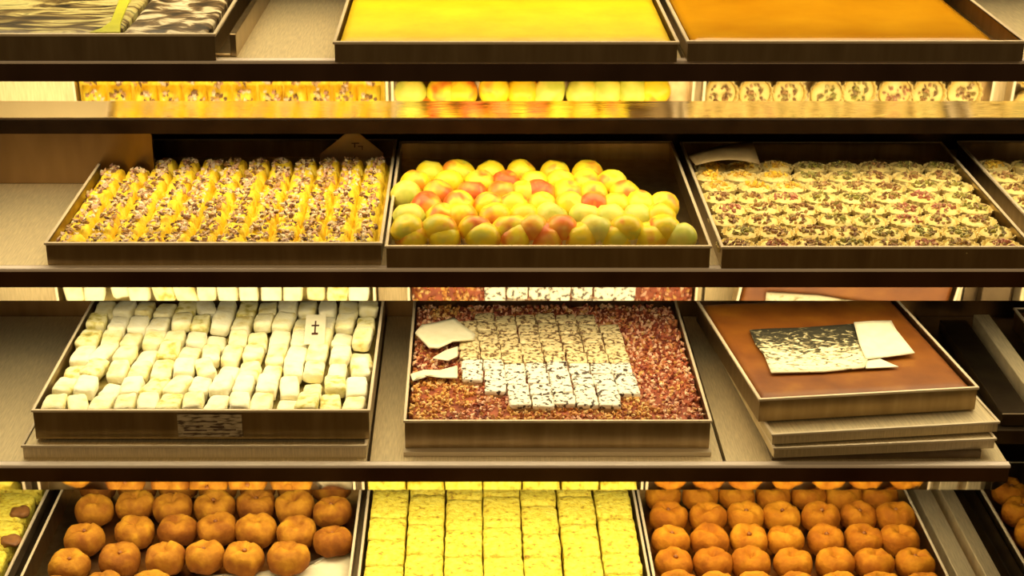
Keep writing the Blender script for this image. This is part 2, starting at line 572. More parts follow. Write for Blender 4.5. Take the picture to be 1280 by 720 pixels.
def cup_mesh(r0, r1, h, nf=16):
    n = nf * 4
    vs, fs = [], []
    rows = [(r0, 0, 0), (r1, h, .05), (r1 - .0006, h, .05), (r0 - .0006, .0008, 0)]
    for (r, z, fl) in rows:
        for i in range(n):
            a = 2 * math.pi * i / n
            rr = r * (1 + fl * math.cos(nf * a))
            vs.append((rr * math.cos(a), rr * math.sin(a), z))
    for j in range(3):
        for i in range(n):
            k = (i + 1) % n
            fs.append((j * n + i, j * n + k, (j + 1) * n + k, (j + 1) * n + i))
    fs.append(tuple(range(n - 1, -1, -1)))
    fs.append(tuple(3 * n + i for i in range(n)))
    return MB().add(vs, fs, None, False).mesh('paper_cup', CUPM)


FMATS = {'y': MARZ_Y, 'b': MARZ, 'g': MARZ_G, 'r': MARZ_R}
FCOL = {'y': 'plain yellow', 'b': 'yellow and orange blushed', 'g': 'greenish yellow', 'r': 'red blushed'}
fm = {k: [fruit_mesh(s * 3 + q, FMATS[k]) for q in range(3)] for s, k in enumerate('ybgr')}
fcup = cup_mesh(.0165, .0215, .012)
# rows from the front: (photo y of the body centre, [(photo x, kind)...])
frows = [
    (297, [(514, 'y'), (556, 'y'), (604, 'y'), (644, 'y'), (684, 'r'), (726, 'b'), (770, 'y'), (812, 'y'), (850, 'g')]),
    (287, [(509, 'b'), (549, 'b'), (594, 'b'), (638, 'y'), (664, 'r'), (702, 'r'), (745, 'g'), (783, 'b'), (829, 'b')]),
    (272, [(511, 'g'), (553, 'y'), (577, 'y'), (618, 'y'), (655, 'b'), (690, 'g'), (731, 'g'), (762, 'g'), (796, 'g'), (824, 'b')]),
    (258, [(533, 'r'), (574, 'b'), (610, 'y'), (640, 'b'), (678, 'y'), (714, 'y'), (743, 'r'), (770, 'y'), (800, 'y'), (828, 'y')]),
    (243, [(508, 'g'), (548, 'r'), (590, 'r'), (628, 'r'), (654, 'y'), (676, 'r'), (710, 'y'), (742, 'b'), (782, 'y')]),
    (230, [(520, 'y'), (560, 'y'), (600, 'y'), (632, 'r'), (668, 'b'), (700, 'y'), (733, 'y'), (765, 'b')]),
    (217, [(538, 'y'), (574, 'y'), (612, 'y'), (652, 'y'), (694, 'b'), (734, 'y')]),
]
for j, (py, items) in enumerate(frows):
    items = sorted(items)
    for i, (px, k) in enumerate(items):
        zz = ZS[1] + .0025 + .021 + (.004 if j % 2 else 0) + rnd.uniform(0, .002) + (.005 if 0 < j < 6 else 0)
        p = at(px, py, zz)
        t = O('fruit_pastry', None, loc=(p.x, p.y, zz))
        tag(t, '%s fruit shaped pastry, %s from left in %s' % (FCOL[k], ORD[i], rowname(j)), 'pastry', 'fruit shaped pastries on the second shelf')
        O('fruit_body', fm[k][rnd.randrange(3)], t, rot=(rnd.uniform(-.7, .4), rnd.uniform(-.5, .5), rnd.uniform(0, 6.28)), scale=(1.13,) * 3)
        O('paper_cup', fcup, t, loc=(0, 0, -.0195), rot=(0, 0, rnd.random()))

# --- nut tartlets in paper cups
CREAM = noise_mat('tartlet_cream', [(.3, (.80, .62, .18)), (.7, (.90, .76, .32))], 60, .5, bump=.5, bscale=150)
TOPS = {
    'green': [(.30, .28, .05), (.42, .38, .09), (.20, .16, .04), (.55, .48, .18), (.28, .18, .06)],
    'brown': [(.30, .15, .05), (.45, .26, .10), (.20, .09, .03), (.60, .42, .18), (.36, .28, .08)],
    'pink': [(.55, .22, .14), (.42, .14, .08), (.62, .36, .20), (.30, .10, .06), (.50, .38, .14)],
    'yellow': [(.85, .55, .04), (.90, .66, .08), (.70, .42, .05), (.80, .60, .20)],
}
tcup = cup_mesh(.0205, .0265, .019, 18)


def fill_mesh():
    prof = [(.0215, .004), (.0225, .014), (.0205, .0185), (.013, .0205), (.004, .0212), (.0005, .0213)]
    return MB().lathe(prof, 22, lambda p, a, j: p + Vector((0, 0, .0008 * noise.noise(p * 220)))).mesh('cream_filling', CREAM)


tfill = fill_mesh()
ttop = {k: [nut_mesh(60 + s * 7 + len(k), 34, .0182, .0145, .0190, .0043, c, .0045) for s in range(3)] for k, c in TOPS.items()}


def tartlet(p, k, label, group):
    t = O('nut_tartlet', None, loc=p, rot=(0, 0, rnd.random() * 6))
    tag(t, label, 'tartlet', group)
    O('paper_cup', tcup, t)
    O('cream_filling', tfill, t)
    n_ = O('nut_topping', rnd.choice(ttop[k]), t)
    n_['kind'] = 'stuff'


NC, NR = 8, 8
for j in range(NR):
    for i in range(NC):
        y = .030 + (.375 - .040) * j / (NR - 1) + rnd.uniform(-.003, .003)
        x = .030 + (w2c - .062) * i / (NC - 1) + rnd.uniform(-.003, .003) + (.006 if j % 2 else -.004)
        k = rnd.choice(['green', 'green', 'brown', 'pink', 'brown', 'green'])
        if i in (1, 5, 6) and j in (2, 3, 4):
            k = rnd.choice(['pink', 'brown'])
        if j > 4 and i < 3:
            k = 'yellow'
        tartlet(T(t2c, x, y, .0035), k, '%s nut tartlet in wide tray, %s from left in %s' % (k, ORD[i], rowname(j)), 'tartlets in the large tray on the second shelf')
for j in range(7):
    for i in range(2):
        y = .030 + (.375 - .040) * j / 6
        x = .030 + .0545 * i
        k = rnd.choice(['green', 'yellow', 'brown'])
        tartlet(T(t2d, x, y, .0035), k, '%s nut tartlet at right photo edge, %s from left in %s' % (k, ORD[i], rowname(j)), 'tartlets in the tray cut off at the right edge')

# --- price card and folded paper at the back of the second shelf
CARD = noise_mat('brown_card', [(.3, (.50, .33, .16)), (.7, (.60, .41, .22))], 30, .6)
CARDD = noise_mat('dark_wrapping_paper', [(.3, (.20, .14, .06)), (.7, (.34, .25, .12))], 30, .6)
INK = noise_mat('dark_ink', [(.3, (.05, .02, .01)), (.7, (.09, .04, .02))], 30, .6)
p = T(t2a, .385, .395, .0)
t = O('price_card', None, loc=(p.x, p.y, ZS[1] + .006), rot=(math.radians(-8), 0, .05))
tag(t, 'brown triangular price card standing behind the nut rolls', 'card')
mb = MB()
pf = [(-.05, 0), (.05, 0), (.05, .022), (.006, .060), (-.002, .060), (-.05, .022)]
n = len(pf)
mb.add([(x, 0, z) for x, z in pf] + [(x, .0012, z) for x, z in pf], [tuple(range(n)), tuple(range(2 * n - 1, n - 1, -1))] + [(i + n, (i + 1) % n + n, (i + 1) % n, i) for i in range(n)])
O('card_body', mb.mesh('card_body', CARD), t)
mb = MB()
for (x0, x1, z0, z1) in ((.000, .012, .038, .0395), (.004, .006, .032, .0395), (.010, .018, .033, .0345), (.016, .0175, .028, .0345)):
    mb.box(x0, x1, -.0006, 0, z0, z1)
O('ink_mark', mb.mesh('ink_mark', INK), t)
p = at(905, 200, ZS[1] + .045)
vs = []
for i in range(9):
    for j in range(5):
        u, v = i / 8, j / 4
        vs.append((-.045 + .10 * u, .05 * v, .012 * math.sin(2.5 * u + .4) * (1 - .4 * v) + .022 * u * v))
fs = [(i * 5 + j, (i + 1) * 5 + j, (i + 1) * 5 + j + 1, i * 5 + j + 1) for i in range(8) for j in range(4)]
o = O('folded_paper', MB().add(vs, fs, None, True).mesh('folded_paper', CARDD), loc=(p.x, p.y - .01, ZS[1] + .037), rot=(0, 0, .1))
sm = o.modifiers.new('solid', 'SOLIDIFY'); sm.thickness = .0008
tag(o, 'crumpled brown paper lying at the back left corner of the tartlet tray', 'paper')

# ================================================================== third shelf
# --- sugared sweets on a stack
lidz = .020
a, b_ = at(28, 557, ZS[2] + lidz), at(457, 557, ZS[2] + lidz)
make_tray('flat_tray', 'shallow steel tray underneath the sugared sweets tray', (a.x, a.y, ZS[2] + .0002), 0, b_.x - a.x, .45, lidz, STEEL, group='stacked shallow trays', floorz=lidz - .002)
t3a, w3a = tray_px('baking_tray', 'deep steel tray of sugared sweets with a label on its front', ZS[2], .046, (41, 513), (461, 513), .44, lift=lidz + .0016)
SUGAR = noise_mat('sugared_sweet', [(.28, (.70, .56, .16)), (.40, (.86, .78, .40)), (.55, (.92, .87, .58)), (.75, (.95, .92, .70))], 45, .7, bump=.6, bscale=160, bdist=.0025)
SUGARW = noise_mat('sugared_sweet_white', [(.28, (.82, .74, .42)), (.45, (.92, .88, .64)), (.75, (.96, .94, .76))], 45, .7, bump=.6, bscale=160, bdist=.0025)
SUGARG = noise_mat('sugared_sweet_green', [(.26, (.30, .26, .06)), (.38, (.62, .54, .14)), (.52, (.86, .80, .42)), (.75, (.94, .90, .62))], 70, .7, bump=.6, bscale=160, bdist=.0025)


def soft_box(name, wx, dy, h, sd, mat, n=6, wob=.0016, k=5.0):
    """lumpy rounded block, closed"""
    vs, fs, idx = [], [], {}
    def vid(p):
        key = tuple(round(c, 5) for c in p)
        if key not in idx:
            idx[key] = len(vs)
            x, y, z = p
            f = (abs(x) ** k + abs(y) ** k + abs(z) ** k) ** (1 / k)
            q = Vector((x / f * wx / 2, y / f * dy / 2, z / f * h / 2))
            q += Vector([wob * noise.noise(Vector((q.x * 90 + sd * 3.7 + c * 11, q.y * 90, q.z * 90 + sd))) for c in range(3)])
            vs.append(q)
        return idx[key]
    g = [-1 + 2 * i / n for i in range(n + 1)]
    for ax in range(3):
        for s in (-1, 1):
            for i in range(n):
                for j in range(n):
                    cs = [(g[i], g[j]), (g[i + 1], g[j]), (g[i + 1], g[j + 1]), (g[i], g[j + 1])]
                    if s < 0:
                        cs.reverse()
                    q = []
                    for (u, v) in cs:
                        p = [0, 0, 0]
                        p[ax], p[(ax + 1) % 3], p[(ax + 2) % 3] = s, u, v
                        q.append(vid(p))
                    fs.append(tuple(q))
    return MB().add(vs, fs, None, True).mesh(name, mat)


BEDM = noise_mat('olive_gap_shade', [(.3, (.12, .09, .02)), (.6, (.26, .20, .05)), (.8, (.5, .42, .15))], 40, .5)  # dark olive put into the bed colour so gaps between sweets look shaded
smesh = [soft_box('sugared_sweet', .0300, .0560, .020, s, [SUGAR, SUGARW, SUGAR, SUGARG, SUGARW, SUGAR][s], k=7) for s in range(6)]
NC, NR = 14, 7
holes = {(2, 1), (11, 1), (12, 2), (7, 2), (3, 3), (9, 2), (0, 2), (6, 4), (13, 3), (10, 0)}
for j in range(NR):
    for i in range(NC):
        x = .007 + (w3a - .014) * (i + .5) / NC + rnd.uniform(-.002, .002)
        y = .034 + .057 * j + rnd.uniform(-.005, .005)
        z = .034 + rnd.uniform(-.004, .005)
        if (i, j) in holes:
            z -= .012
        o = O('sugared_sweet', smesh[rnd.randrange(6)], loc=T(t3a, x, y, z), rot=(rnd.uniform(-.1, .1), rnd.uniform(-.14, .14), rnd.uniform(-.10, .10) if rnd.random() < .87 else rnd.uniform(-.3, .3)), scale=(rnd.uniform(.93, 1.07), rnd.uniform(.88, 1.06), 1))
        tag(o, 'cream white sugared sweet, %s from left in %s' % (ORD[i], rowname(j)), 'sweet', 'sugared sweets on the third shelf')
        if rnd.random() < .3:
            x += rnd.uniform(-.008, .008)
o = O('sweet_bed', slab_mesh('sweet_bed', w3a - .008, .43, .018, BEDM, .003, 50), loc=T(t3a, .004, .004, .003))
tag(o, 'bed under the sugared sweets, coloured dark to shade the gaps in the tray', 'sweet')
# pale upright card marks (dark printed cross) among the sweets
zc_ = ZS[2] + lidz + .046 + .006
p = at(394, 412, zc_)
t = O('sweet_tag', None, loc=(p.x, p.y, zc_), rot=(.12, 0, .05))
tag(t, 'small white tag with a dark cross lying on the sugared sweets', 'tag')
bevel(O('tag_card', MB().box(-.016, .016, -.045, .045, 0, .0012).mesh('tag_card', PAPER), t), .0004)
mb = MB().box(-.0012, .0012, -.012, .024, .0012, .0018).box(-.006, .006, .008, .012, .0012, .0018).box(-.005, .005, -.018, -.012, .0012, .0018)
O('tag_print', mb.mesh('tag_print', INK), t)
# label on the tray front
m, nt, b = new_mat('faint_print')
co = coords(nt, (1, 1, 1))
n1 = nd(nt, 'ShaderNodeTexNoise', Scale=60, Detail=6)
mp = nt.nodes.new('ShaderNodeMapping'); mp.inputs['Scale'].default_value = (1, 1, 5)
nt.links.new(co, mp.inputs[0]); nt.links.new(mp.outputs[0], n1.inputs['Vector'])
r = ramp(nt, [(.40, (.10, .06, .03)), (.48, (.42, .33, .20)), (.6, (.55, .44, .28))], n1.outputs['Fac'])
nt.links.new(r.outputs[0], b.inputs['Base Color'])
FAINT = m
za = ZS[2] + lidz
xa = (221 - CX) / F
p0, p1 = at(221, 514, za + .046), at(302, 514, za + .046)
t = O('paper_label', None, loc=(p0.x, T(t3a, 0, 0).y - .0012, za + .006))
tag(t, 'brown paper label with faint dark print on the sweets tray front', 'label')
bevel(O('label_card', MB().box(0, p1.x - p0.x, -.001, 0, 0, .036).mesh('label_card', FAINT), t), .0003)
mb = MB()
for q, (u0, u1, z_) in enumerate(((.1, .45, .010), (.08, .35, .0045), (.5, .72, .016), (.12, .4, .017), (.55, .9, .011), (.3, .62, .024), (.5, .8, .0045))):
    L = p1.x - p0.x
    mb.box(L * u0, L * u1, -.0014, -.0011, z_, z_ + .0016)
O('label_print', mb.mesh('label_print', INK), t)

# --- red crumb tray
t3b, w3b = tray_px('baking_tray', 'deep steel tray of red crumb topped cake on the third shelf', ZS[2], .044, (506, 531), (888, 531), .44, lift=.0004)
o = O('base_plate', MB().box(0, w3b + .004, 0, .43, 0, .006).mesh('base_plate', RIMM))
bpv = T(t3b, 0, 0)
o.location = (bpv.x - .002, bpv.y - .012, ZS[2] + .0003)
tag(o, 'thin steel plate under the red crumb cake tray', 'plate')
t3b.location.z += .0062
RED = noise_mat('red_cake', [(.3, (.16, .03, .012)), (.6, (.34, .08, .03)), (.8, (.45, .16, .06))], 60, .6, bump=.5)
o = O('crumb_cake', slab_mesh('crumb_cake', w3b - .008, .432, .030, RED, .003, 50), loc=T(t3b, .004, .004, .003))
tag(o, 'dark red cake slab under the crumbs on the third shelf', 'cake')
REDC = [(.80, .46, .32), (.70, .34, .20), (.34, .07, .03), (.50, .13, .05), (.24, .04, .02), (.62, .24, .10), (.80, .48, .28), (.86, .62, .40), (.45, .16, .05), (.18, .03, .015), (.62, .34, .10)]
GOLDC = [(.62, .28, .06), (.72, .40, .10), (.45, .16, .04), (.80, .55, .22)]
R = random.Random(11)
mb = MB()
for k in range(6500):
    x, y = R.uniform(.006, w3b - .006), R.uniform(.006, .434)
    z = .0335 + .003 * noise.noise(Vector((x * 50, y * 50, 3.1))) + R.uniform(-.0005, .003)
    cols = GOLDC if noise.noise(Vector((x * 9, y * 9, 4))) - y * 1.4 > -.05 else REDC
    mb.chunk((x, y, z), R.uniform(.0026, .0062), R.choice(cols), R)
o = O('crumb_topping', mb.mesh('crumb_topping', TINT), loc=T(t3b, 0, 0, 0))
tag(o, 'loose red and tan crumbs scattered over the red cake', 'crumbs', kind='stuff')

# iced squares
def iced_mat(name, c0, c1, dark, thr):
    m, nt, b = new_mat(name)
    co = coords(nt, (1, 1, 1), True)
    n1 = nd(nt, 'ShaderNodeTexNoise', Scale=150, Detail=3)
    nt.links.new(co, n1.inputs['Vector'])
    r = ramp(nt, [(thr, dark), (thr + .05, c0), (.7, c1)], n1.outputs['Fac'])
    nt.links.new(r.outputs[0], b.inputs['Base Color'])
    b.inputs['Roughness'].default_value = .5
    bp = nd(nt, 'ShaderNodeBump', Strength=.4, Distance=.002)
    nt.links.new(n1.outputs['Fac'], bp.inputs['Height'])
    nt.links.new(bp.outputs[0], b.inputs['Normal'])
    return m


ICEW = iced_mat('white_icing', (.84, .80, .66), (.95, .92, .80), (.06, .04, .03), .405)
ICEB = iced_mat('beige_icing', (.70, .56, .28), (.86, .76, .48), (.16, .09, .04), .42)
CAKEB = noise_mat('square_cake', [(.3, (.30, .16, .06)), (.7, (.50, .32, .14))], 80, .7)
ice = {k: [soft_box('icing', .0318, .0352, .0085, 30 + s, mt, 5, .0012, 9) for s in range(3)] for k, mt in (('w', ICEW), ('b', ICEB))}
icb = soft_box('cake_base', .0308, .0345, .013, 44, CAKEB, 4, .0008, 8)
zi = ZS[2] + .0066 + .0265
g0 = at(587, 513, zi + .015)          # front-left of the grid
irows = [(2, 7), (1, 7), (0, 7), (0, 7), (0, 7), (0, 7), (0, 7), (0, 7), (1, 6)]
for j, (c0, c1) in enumerate(irows):
    for i in range(c0, c1 + 1):
        if (j, i) in ((0, 7),):
            continue
        k = 'w' if j < 4 else 'b'
        off = (.012 if i < 2 else 0)
        x = g0.x - .008 + .0330 * (i + .5) + rnd.uniform(-.0012, .0012) - .002 * j
        y = g0.y + .0085 + .0365 * (j + .5) + rnd.uniform(-.0015, .0015) + off + (.006 if i == 4 else 0)
        t = O('iced_square', None, loc=(x, y, zi + rnd.uniform(-.001, .001)), rot=(rnd.uniform(-.04, .04), rnd.uniform(-.04, .04), rnd.uniform(-.06, .06)))
        tag(t, '%s speckled iced cake square, %s from left in %s' % ('white' if k == 'w' else 'beige', ORD[i - c0], rowname(j)), 'cake square', 'iced squares on the red crumb cake')
        O('cake_base', icb, t, loc=(0, 0, .0065))
        O('icing', ice[k][rnd.randrange(3)], t, loc=(0, 0, .0145))


def sheet(name, pts, z, mat, th=.0012, curl=.004, sd=1, n=None):
    """thin paper: outline in photo points on the level plane z, gently curled, with thickness"""
    poly = [at(x, y, z) for x, y in pts]
    c = sum(poly, Vector()) / len(poly)
    vs, fs = [], []
    rings = 5
    for r_ in range(rings):
        k = 1 - r_ / rings
        for p in poly:
            q = c + (p - c) * k
            dz = curl * (noise.noise(Vector((q.x * 14, q.y * 14, sd))) + .5) * k
            vs.append((q.x - c.x, q.y - c.y, dz))
    m_ = len(poly)
    for r_ in range(rings - 1):
        for i in range(m_):
            k = (i + 1) % m_
            fs.append((r_ * m_ + i, r_ * m_ + k, (r_ + 1) * m_ + k, (r_ + 1) * m_ + i))
    fs.append(tuple((rings - 1) * m_ + i for i in range(m_)))
    o = O(name, MB().add(vs, fs, None, True).mesh(name, mat), loc=c)
    s = o.modifiers.new('solid', 'SOLIDIFY')
    s.thickness, s.offset = th, 1
    return o


zp = ZS[2] + .0066 + .046
o = sheet('paper_note', [(519, 418), (527, 408), (545, 405), (568, 400), (578, 408), (594, 417), (592, 424), (566, 430), (548, 438), (536, 436)], zp + .004, PAPER, .003, .006)
tag(o, 'torn cream paper note lying on the back left of the crumb cake', 'paper')
o = sheet('paper_scrap', [(541, 449), (556, 440), (573, 434), (572, 446), (560, 452)], zp, PAPER, .002, .003, 3)
tag(o, 'small torn cream paper scrap just below the larger paper note', 'paper')
o = sheet('paper_strip', [(513, 468), (530, 463), (550, 463), (572, 457), (572, 473), (556, 472), (530, 471), (516, 476)], zp, PAPER, .002, .003, 5)
tag(o, 'long torn cream paper strip left of the iced squares', 'paper')

# --- brown slab on a stack of trays
lift = 0.0
stack = [((968, 560), (1244, 548), .016), ((966, 543), (1248, 527), .016), ]
z = ZS[2] + .0125
o = O('base_plate', MB().box(0, .30, 0, .36, 0, .012).mesh('base_plate', DARKM), loc=at(965, 577, ZS[2]) + Vector((0, .004, .0003)), rot=(0, 0, .02))
tag(o, 'low dark steel plate at the bottom of the tray stack on the right', 'plate')
for q, (pl, pr, h) in enumerate(stack):
    a, b_ = at(*pl, z + h), at(*pr, z + h)
    d = b_ - a
    make_tray('flat_tray', 'shallow steel tray, %s in the stack under the brown slab' % ('lower of two' if q == 0 else 'upper of two'), (a.x, a.y, z), math.atan2(d.y, d.x), d.length, .36, h, STEEL, group='stacked shallow trays', floorz=h - .001)
    z += h + .0014
h = .036
a, b_ = at(950, 499, z + h), at(1222, 484, z + h)
d = b_ - a
t3c = make_tray('baking_tray', 'steel tray with flat brown slab on top of the stacked trays', (a.x, a.y, z), math.atan2(d.y, d.x), d.length, .36, h)
BROWN = noise_mat('brown_glaze', [(.3, (.15, .042, .004)), (.55, (.22, .070, .006)), (.75, (.31, .12, .010))], 16, .5, bump=.15, bscale=60)
o = O('brown_slab', slab_mesh('brown_slab', d.length - .012, .348, h - .006, BROWN, .0008, 20), loc=T(t3c, .006, .006, .003), rot=t3c.rotation_euler)
tag(o, 'flat reddish brown caramel slab filling the tray on the tray stack', 'dessert')
m, nt, b = new_mat('smudged_print')
co = coords(nt, (1, 1, 1))
n1 = nd(nt, 'ShaderNodeTexNoise', Scale=75, Detail=8, Distortion=1.2)
mp = nt.nodes.new('ShaderNodeMapping'); mp.inputs['Scale'].default_value = (1, 1.6, 1)
nt.links.new(co, mp.inputs[0]); nt.links.new(mp.outputs[0], n1.inputs['Vector'])
sx = nd(nt, 'ShaderNodeSeparateXYZ'); nt.links.new(co, sx.inputs[0])
ad = nd(nt, 'ShaderNodeMath', operation='MULTIPLY_ADD')
ad.inputs[1].default_value = -2.2
nt.links.new(sx.outputs[1], ad.inputs[0]); nt.links.new(n1.outputs['Fac'], ad.inputs[2])
r = ramp(nt, [(.42, (.03, .026, .012)), (.49, (.20, .17, .08)), (.55, (.62, .55, .32)), (.64, (.86, .80, .56))], ad.outputs[0])
nt.links.new(r.outputs[0], b.inputs['Base Color'])
b.inputs['Roughness'].default_value = .7
SMUDGE = m
zz = z + h + .001
o = sheet('printed_sheet', [(937, 414), (960, 412), (1000, 411), (1067, 407), (1078, 425), (1084, 452), (1080, 461), (1030, 465), (964, 467), (955, 445), (944, 430)], zz, SMUDGE, .002, .004, 2)
tag(o, 'cream sheet with black smudged print lying on the brown slab', 'paper')
o = sheet('paper_note', [(1067, 406), (1090, 403), (1114, 401), (1120, 415), (1143, 443), (1110, 446), (1082, 450), (1074, 430)], zz + .003, PAPER, .002, .006, 4)
tag(o, 'plain cream paper piece overlapping the smudged print on the brown slab', 'paper')
o = sheet('paper_strip', [(1080, 452), (1100, 450), (1123, 459), (1105, 460), (1082, 461)], zz, PAPER, .0015, .002, 6)
tag(o, 'small pointed cream paper strip beside the smudged print', 'paper')
# runners and a cut off tray at the right of the third shelf
for pa, wd, hh, mt, lb in (((1186, 392), .045, .020, DARKM, 'dark steel tray runner right of the tray stack on the third shelf'),
                           ((1226, 392), .026, .030, STEEL, 'brushed steel tray runner beyond the dark runner, right of the tray stack')):
    a = at(*pa, ZS[2] + hh)
    o = bevel(O('tray_runner', MB().box(-wd / 2, wd / 2, .115, .46, 0, hh).mesh('tray_runner', mt), loc=(a.x, YF, ZS[2] + .0003)), .0015)
    tag(o, lb, 'runner', 'runners at the right of the third shelf')
a = at(1268, 385, ZS[2] + .036)
te = make_tray('baking_tray', 'steel tray of brown slab cut off at the right edge, third shelf', (a.x, YF + .11, ZS[2] + .0004), 0, .28, .36, .036)
o = O('brown_slab', slab_mesh('brown_slab', .27, .35, .031, BROWN, .0008, 20), loc=T(te, .005, .005, .003))
tag(o, 'reddish brown slab cut off at the right photo edge on the third shelf', 'dessert')

# ================================================================== lowest shelf
H4 = .040
def tray4(label, xl, xr):
    z = ZS[3] + H4
    a, b_ = at(*xl, z), at(*xr, z)
    y0 = YF + .012
    t = make_tray('baking_tray', label, (a.x, y0, ZS[3] + .0004), 0, b_.x - a.x, SD, H4)
    return t, b_.x - a.x


t4z, w4z = tray4('steel tray of yellow cake cut off by the left edge, bottom shelf', (-150, 665), (34, 665))
t4a, w4a = tray4('steel tray of brown round cookies, left on the bottom shelf', (53, 665), (444, 665))
t4b, w4b = tray4('steel tray of yellow cake squares in the middle of the bottom shelf', (455, 665), (801, 665))
t4c, w4c = tray4('steel tray of golden round cookies, right of the yellow squares', (807, 665), (1157, 665))
t4d, w4d = tray4('steel tray of round cookies cut off by the right edge, bottom shelf', (1258, 665), (1500, 665))
# cookies
m, nt, b = new_mat('baked_cookie')
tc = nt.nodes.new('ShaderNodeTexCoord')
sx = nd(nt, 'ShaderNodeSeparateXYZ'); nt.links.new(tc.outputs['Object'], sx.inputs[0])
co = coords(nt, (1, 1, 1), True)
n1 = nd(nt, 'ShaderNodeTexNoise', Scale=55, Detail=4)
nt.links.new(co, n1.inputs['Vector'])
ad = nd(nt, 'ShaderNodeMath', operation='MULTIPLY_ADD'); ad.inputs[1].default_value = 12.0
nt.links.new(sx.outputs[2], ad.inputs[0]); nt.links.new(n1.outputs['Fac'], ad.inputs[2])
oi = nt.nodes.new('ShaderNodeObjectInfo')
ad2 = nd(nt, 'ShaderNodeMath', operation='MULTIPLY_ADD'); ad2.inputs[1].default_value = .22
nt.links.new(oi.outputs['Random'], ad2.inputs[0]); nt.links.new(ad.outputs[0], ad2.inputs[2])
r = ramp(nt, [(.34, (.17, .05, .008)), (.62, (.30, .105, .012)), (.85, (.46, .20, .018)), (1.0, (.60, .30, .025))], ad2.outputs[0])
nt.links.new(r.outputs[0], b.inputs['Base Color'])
b.inputs['Roughness'].default_value = .55
n2 = nd(nt, 'ShaderNodeTexNoise', Scale=110, Detail=6); nt.links.new(co, n2.inputs['Vector'])
b.inputs['Roughness'].default_value = .7
bp = nd(nt, 'ShaderNodeBump', Strength=.9, Distance=.003)
nt.links.new(n2.outputs['Fac'], bp.inputs['Height']); nt.links.new(bp.outputs[0], b.inputs['Normal'])
COOK = m
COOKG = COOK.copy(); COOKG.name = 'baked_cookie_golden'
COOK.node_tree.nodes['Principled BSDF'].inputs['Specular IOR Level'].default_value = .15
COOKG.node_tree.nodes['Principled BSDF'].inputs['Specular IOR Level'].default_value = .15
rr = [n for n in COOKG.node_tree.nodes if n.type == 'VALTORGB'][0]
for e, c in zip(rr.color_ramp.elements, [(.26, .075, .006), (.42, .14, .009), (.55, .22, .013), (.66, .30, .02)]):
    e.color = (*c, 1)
CENT = noise_mat('cookie_centre', [(.3, (.20, .06, .012)), (.7, (.40, .16, .03))], 90, .5)


def cookie_mesh(sd, mat):
    prof = [(.012, -.017), (.020, -.0165), (.0245, -.012), (.0262, -.004), (.0258, .004), (.0235, .0105), (.0195, .0150), (.0145, .0172), (.0095, .0165), (.0055, .0135), (.0030, .0110), (.0004, .0102)]
    def fn(p, a, j):
        k = 1 + .10 * noise.noise(Vector((math.cos(a) * 1.4 + sd * 5, math.sin(a) * 1.4, sd)))
        z = p.z * .92 + .0030 * noise.noise(Vector((p.x * 60 + sd, p.y * 60, sd * 2.0))) + .0016 * noise.noise(Vector((p.x * 190 + sd, p.y * 190, sd * 3.0)))
        if j >= 5:      # radial cracks towards the dimple
            z -= .0026 * max(0, math.cos(a * 2.5 + sd * 1.7)) ** 8
        return Vector((p.x * k, p.y * k, z))
    return MB().lathe(prof, 28, fn).mesh('cookie_body', mat)


cmesh = {'d': [cookie_mesh(s, COOK) for s in range(5)], 'g': [cookie_mesh(s + 5, COOKG) for s in range(5)]}
cdot = MB().lathe([(.0035, -.002), (.0038, 0), (.0022, .0022), (.0004, .0026)], 8, lambda p, a, j: p + Vector((0, 0, .001 * noise.noise(p * 300)))).mesh('cookie_centre', CENT)


def cookies(rows, kind, what, group, s=1.0, zoff=.0235):
    for j, (py, xs) in enumerate(rows):
        for i, px in enumerate(xs):
            if isinstance(px, tuple):
                px, yy = px
            else:
                yy = py
            z = ZS[3] + .0035 + zoff + rnd.uniform(0, .003)
            p = at(px, yy, z)
            t = O('round_cookie', None, loc=p, rot=(rnd.uniform(-.14, .10), rnd.uniform(-.12, .12), rnd.uniform(0, 6.28)))
            tag(t, 'round %s cookie, %s from left, %s' % (what, ORD[i], rowname(j)), 'cookie', group)
            q = s * rnd.uniform(.94, 1.02)
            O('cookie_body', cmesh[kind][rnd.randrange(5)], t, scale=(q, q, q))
            if rnd.random() < .55:
                O('cookie_centre', cdot, t, loc=(0, 0, .0112 * q))


cookies([(734, [(70, 742), (130, 736), 190]),
         (706, [(87, 707), (150, 700), (207, 697), (256, 695), (305, 697), (360, 697)]),
         (668, [(106, 673), (168, 665), (222, 662), (271, 661), (320, 662), (371, 665), (416, 676)]),
         (634, [(118, 637), (170, 631), (216, 635), (268, 633), (320, 631), (368, 633), (415, 639)]),
         (607, [122, 172, 222, 272, 322, 370, 414])],
        'd', 'brown dimpled', 'brown cookies in the left tray of the bottom shelf', 1.30)
# labels above are shared with no other tray: the right tray says golden
cookies([(735, [848, 897, 945, 996, 1050, 1102, 1155]),
         (704, [843, 891, 938, 991, 1044, 1092, 1143]),
         (675, [839, 887, 936, 982, 1032, 1079, 1124]),
         (646, [835, 885, 932, 977, 1026, 1073, 1119]),
         (620, [829, 875, 921, 966, 1010, 1054, 1098])],
        'g', 'golden dimpled', 'golden cookies in the right tray of the bottom shelf', 1.24)
cookies([(728, [(1332, 728), 1384]), (697, [(1313, 697), 1364]), (667, [(1294, 667), 1344]), (640, [(1277, 640), 1326]), (615, [(1262, 615), 1310])],
        'g', 'orange brown photo-edge', 'cookies in the tray cut off at the right edge', 1.24)
# white liner under the brown cookies
o = sheet('paper_liner', [(150, 728), (240, 722), (330, 716), (395, 706), (436, 684), (438, 700), (440, 722), (441, 760), (300, 768), (150, 768)], ZS[3] + .004, PAPER, .0012, .003, 9)
tag(o, 'white paper liner at the front right of the brown cookies', 'paper')
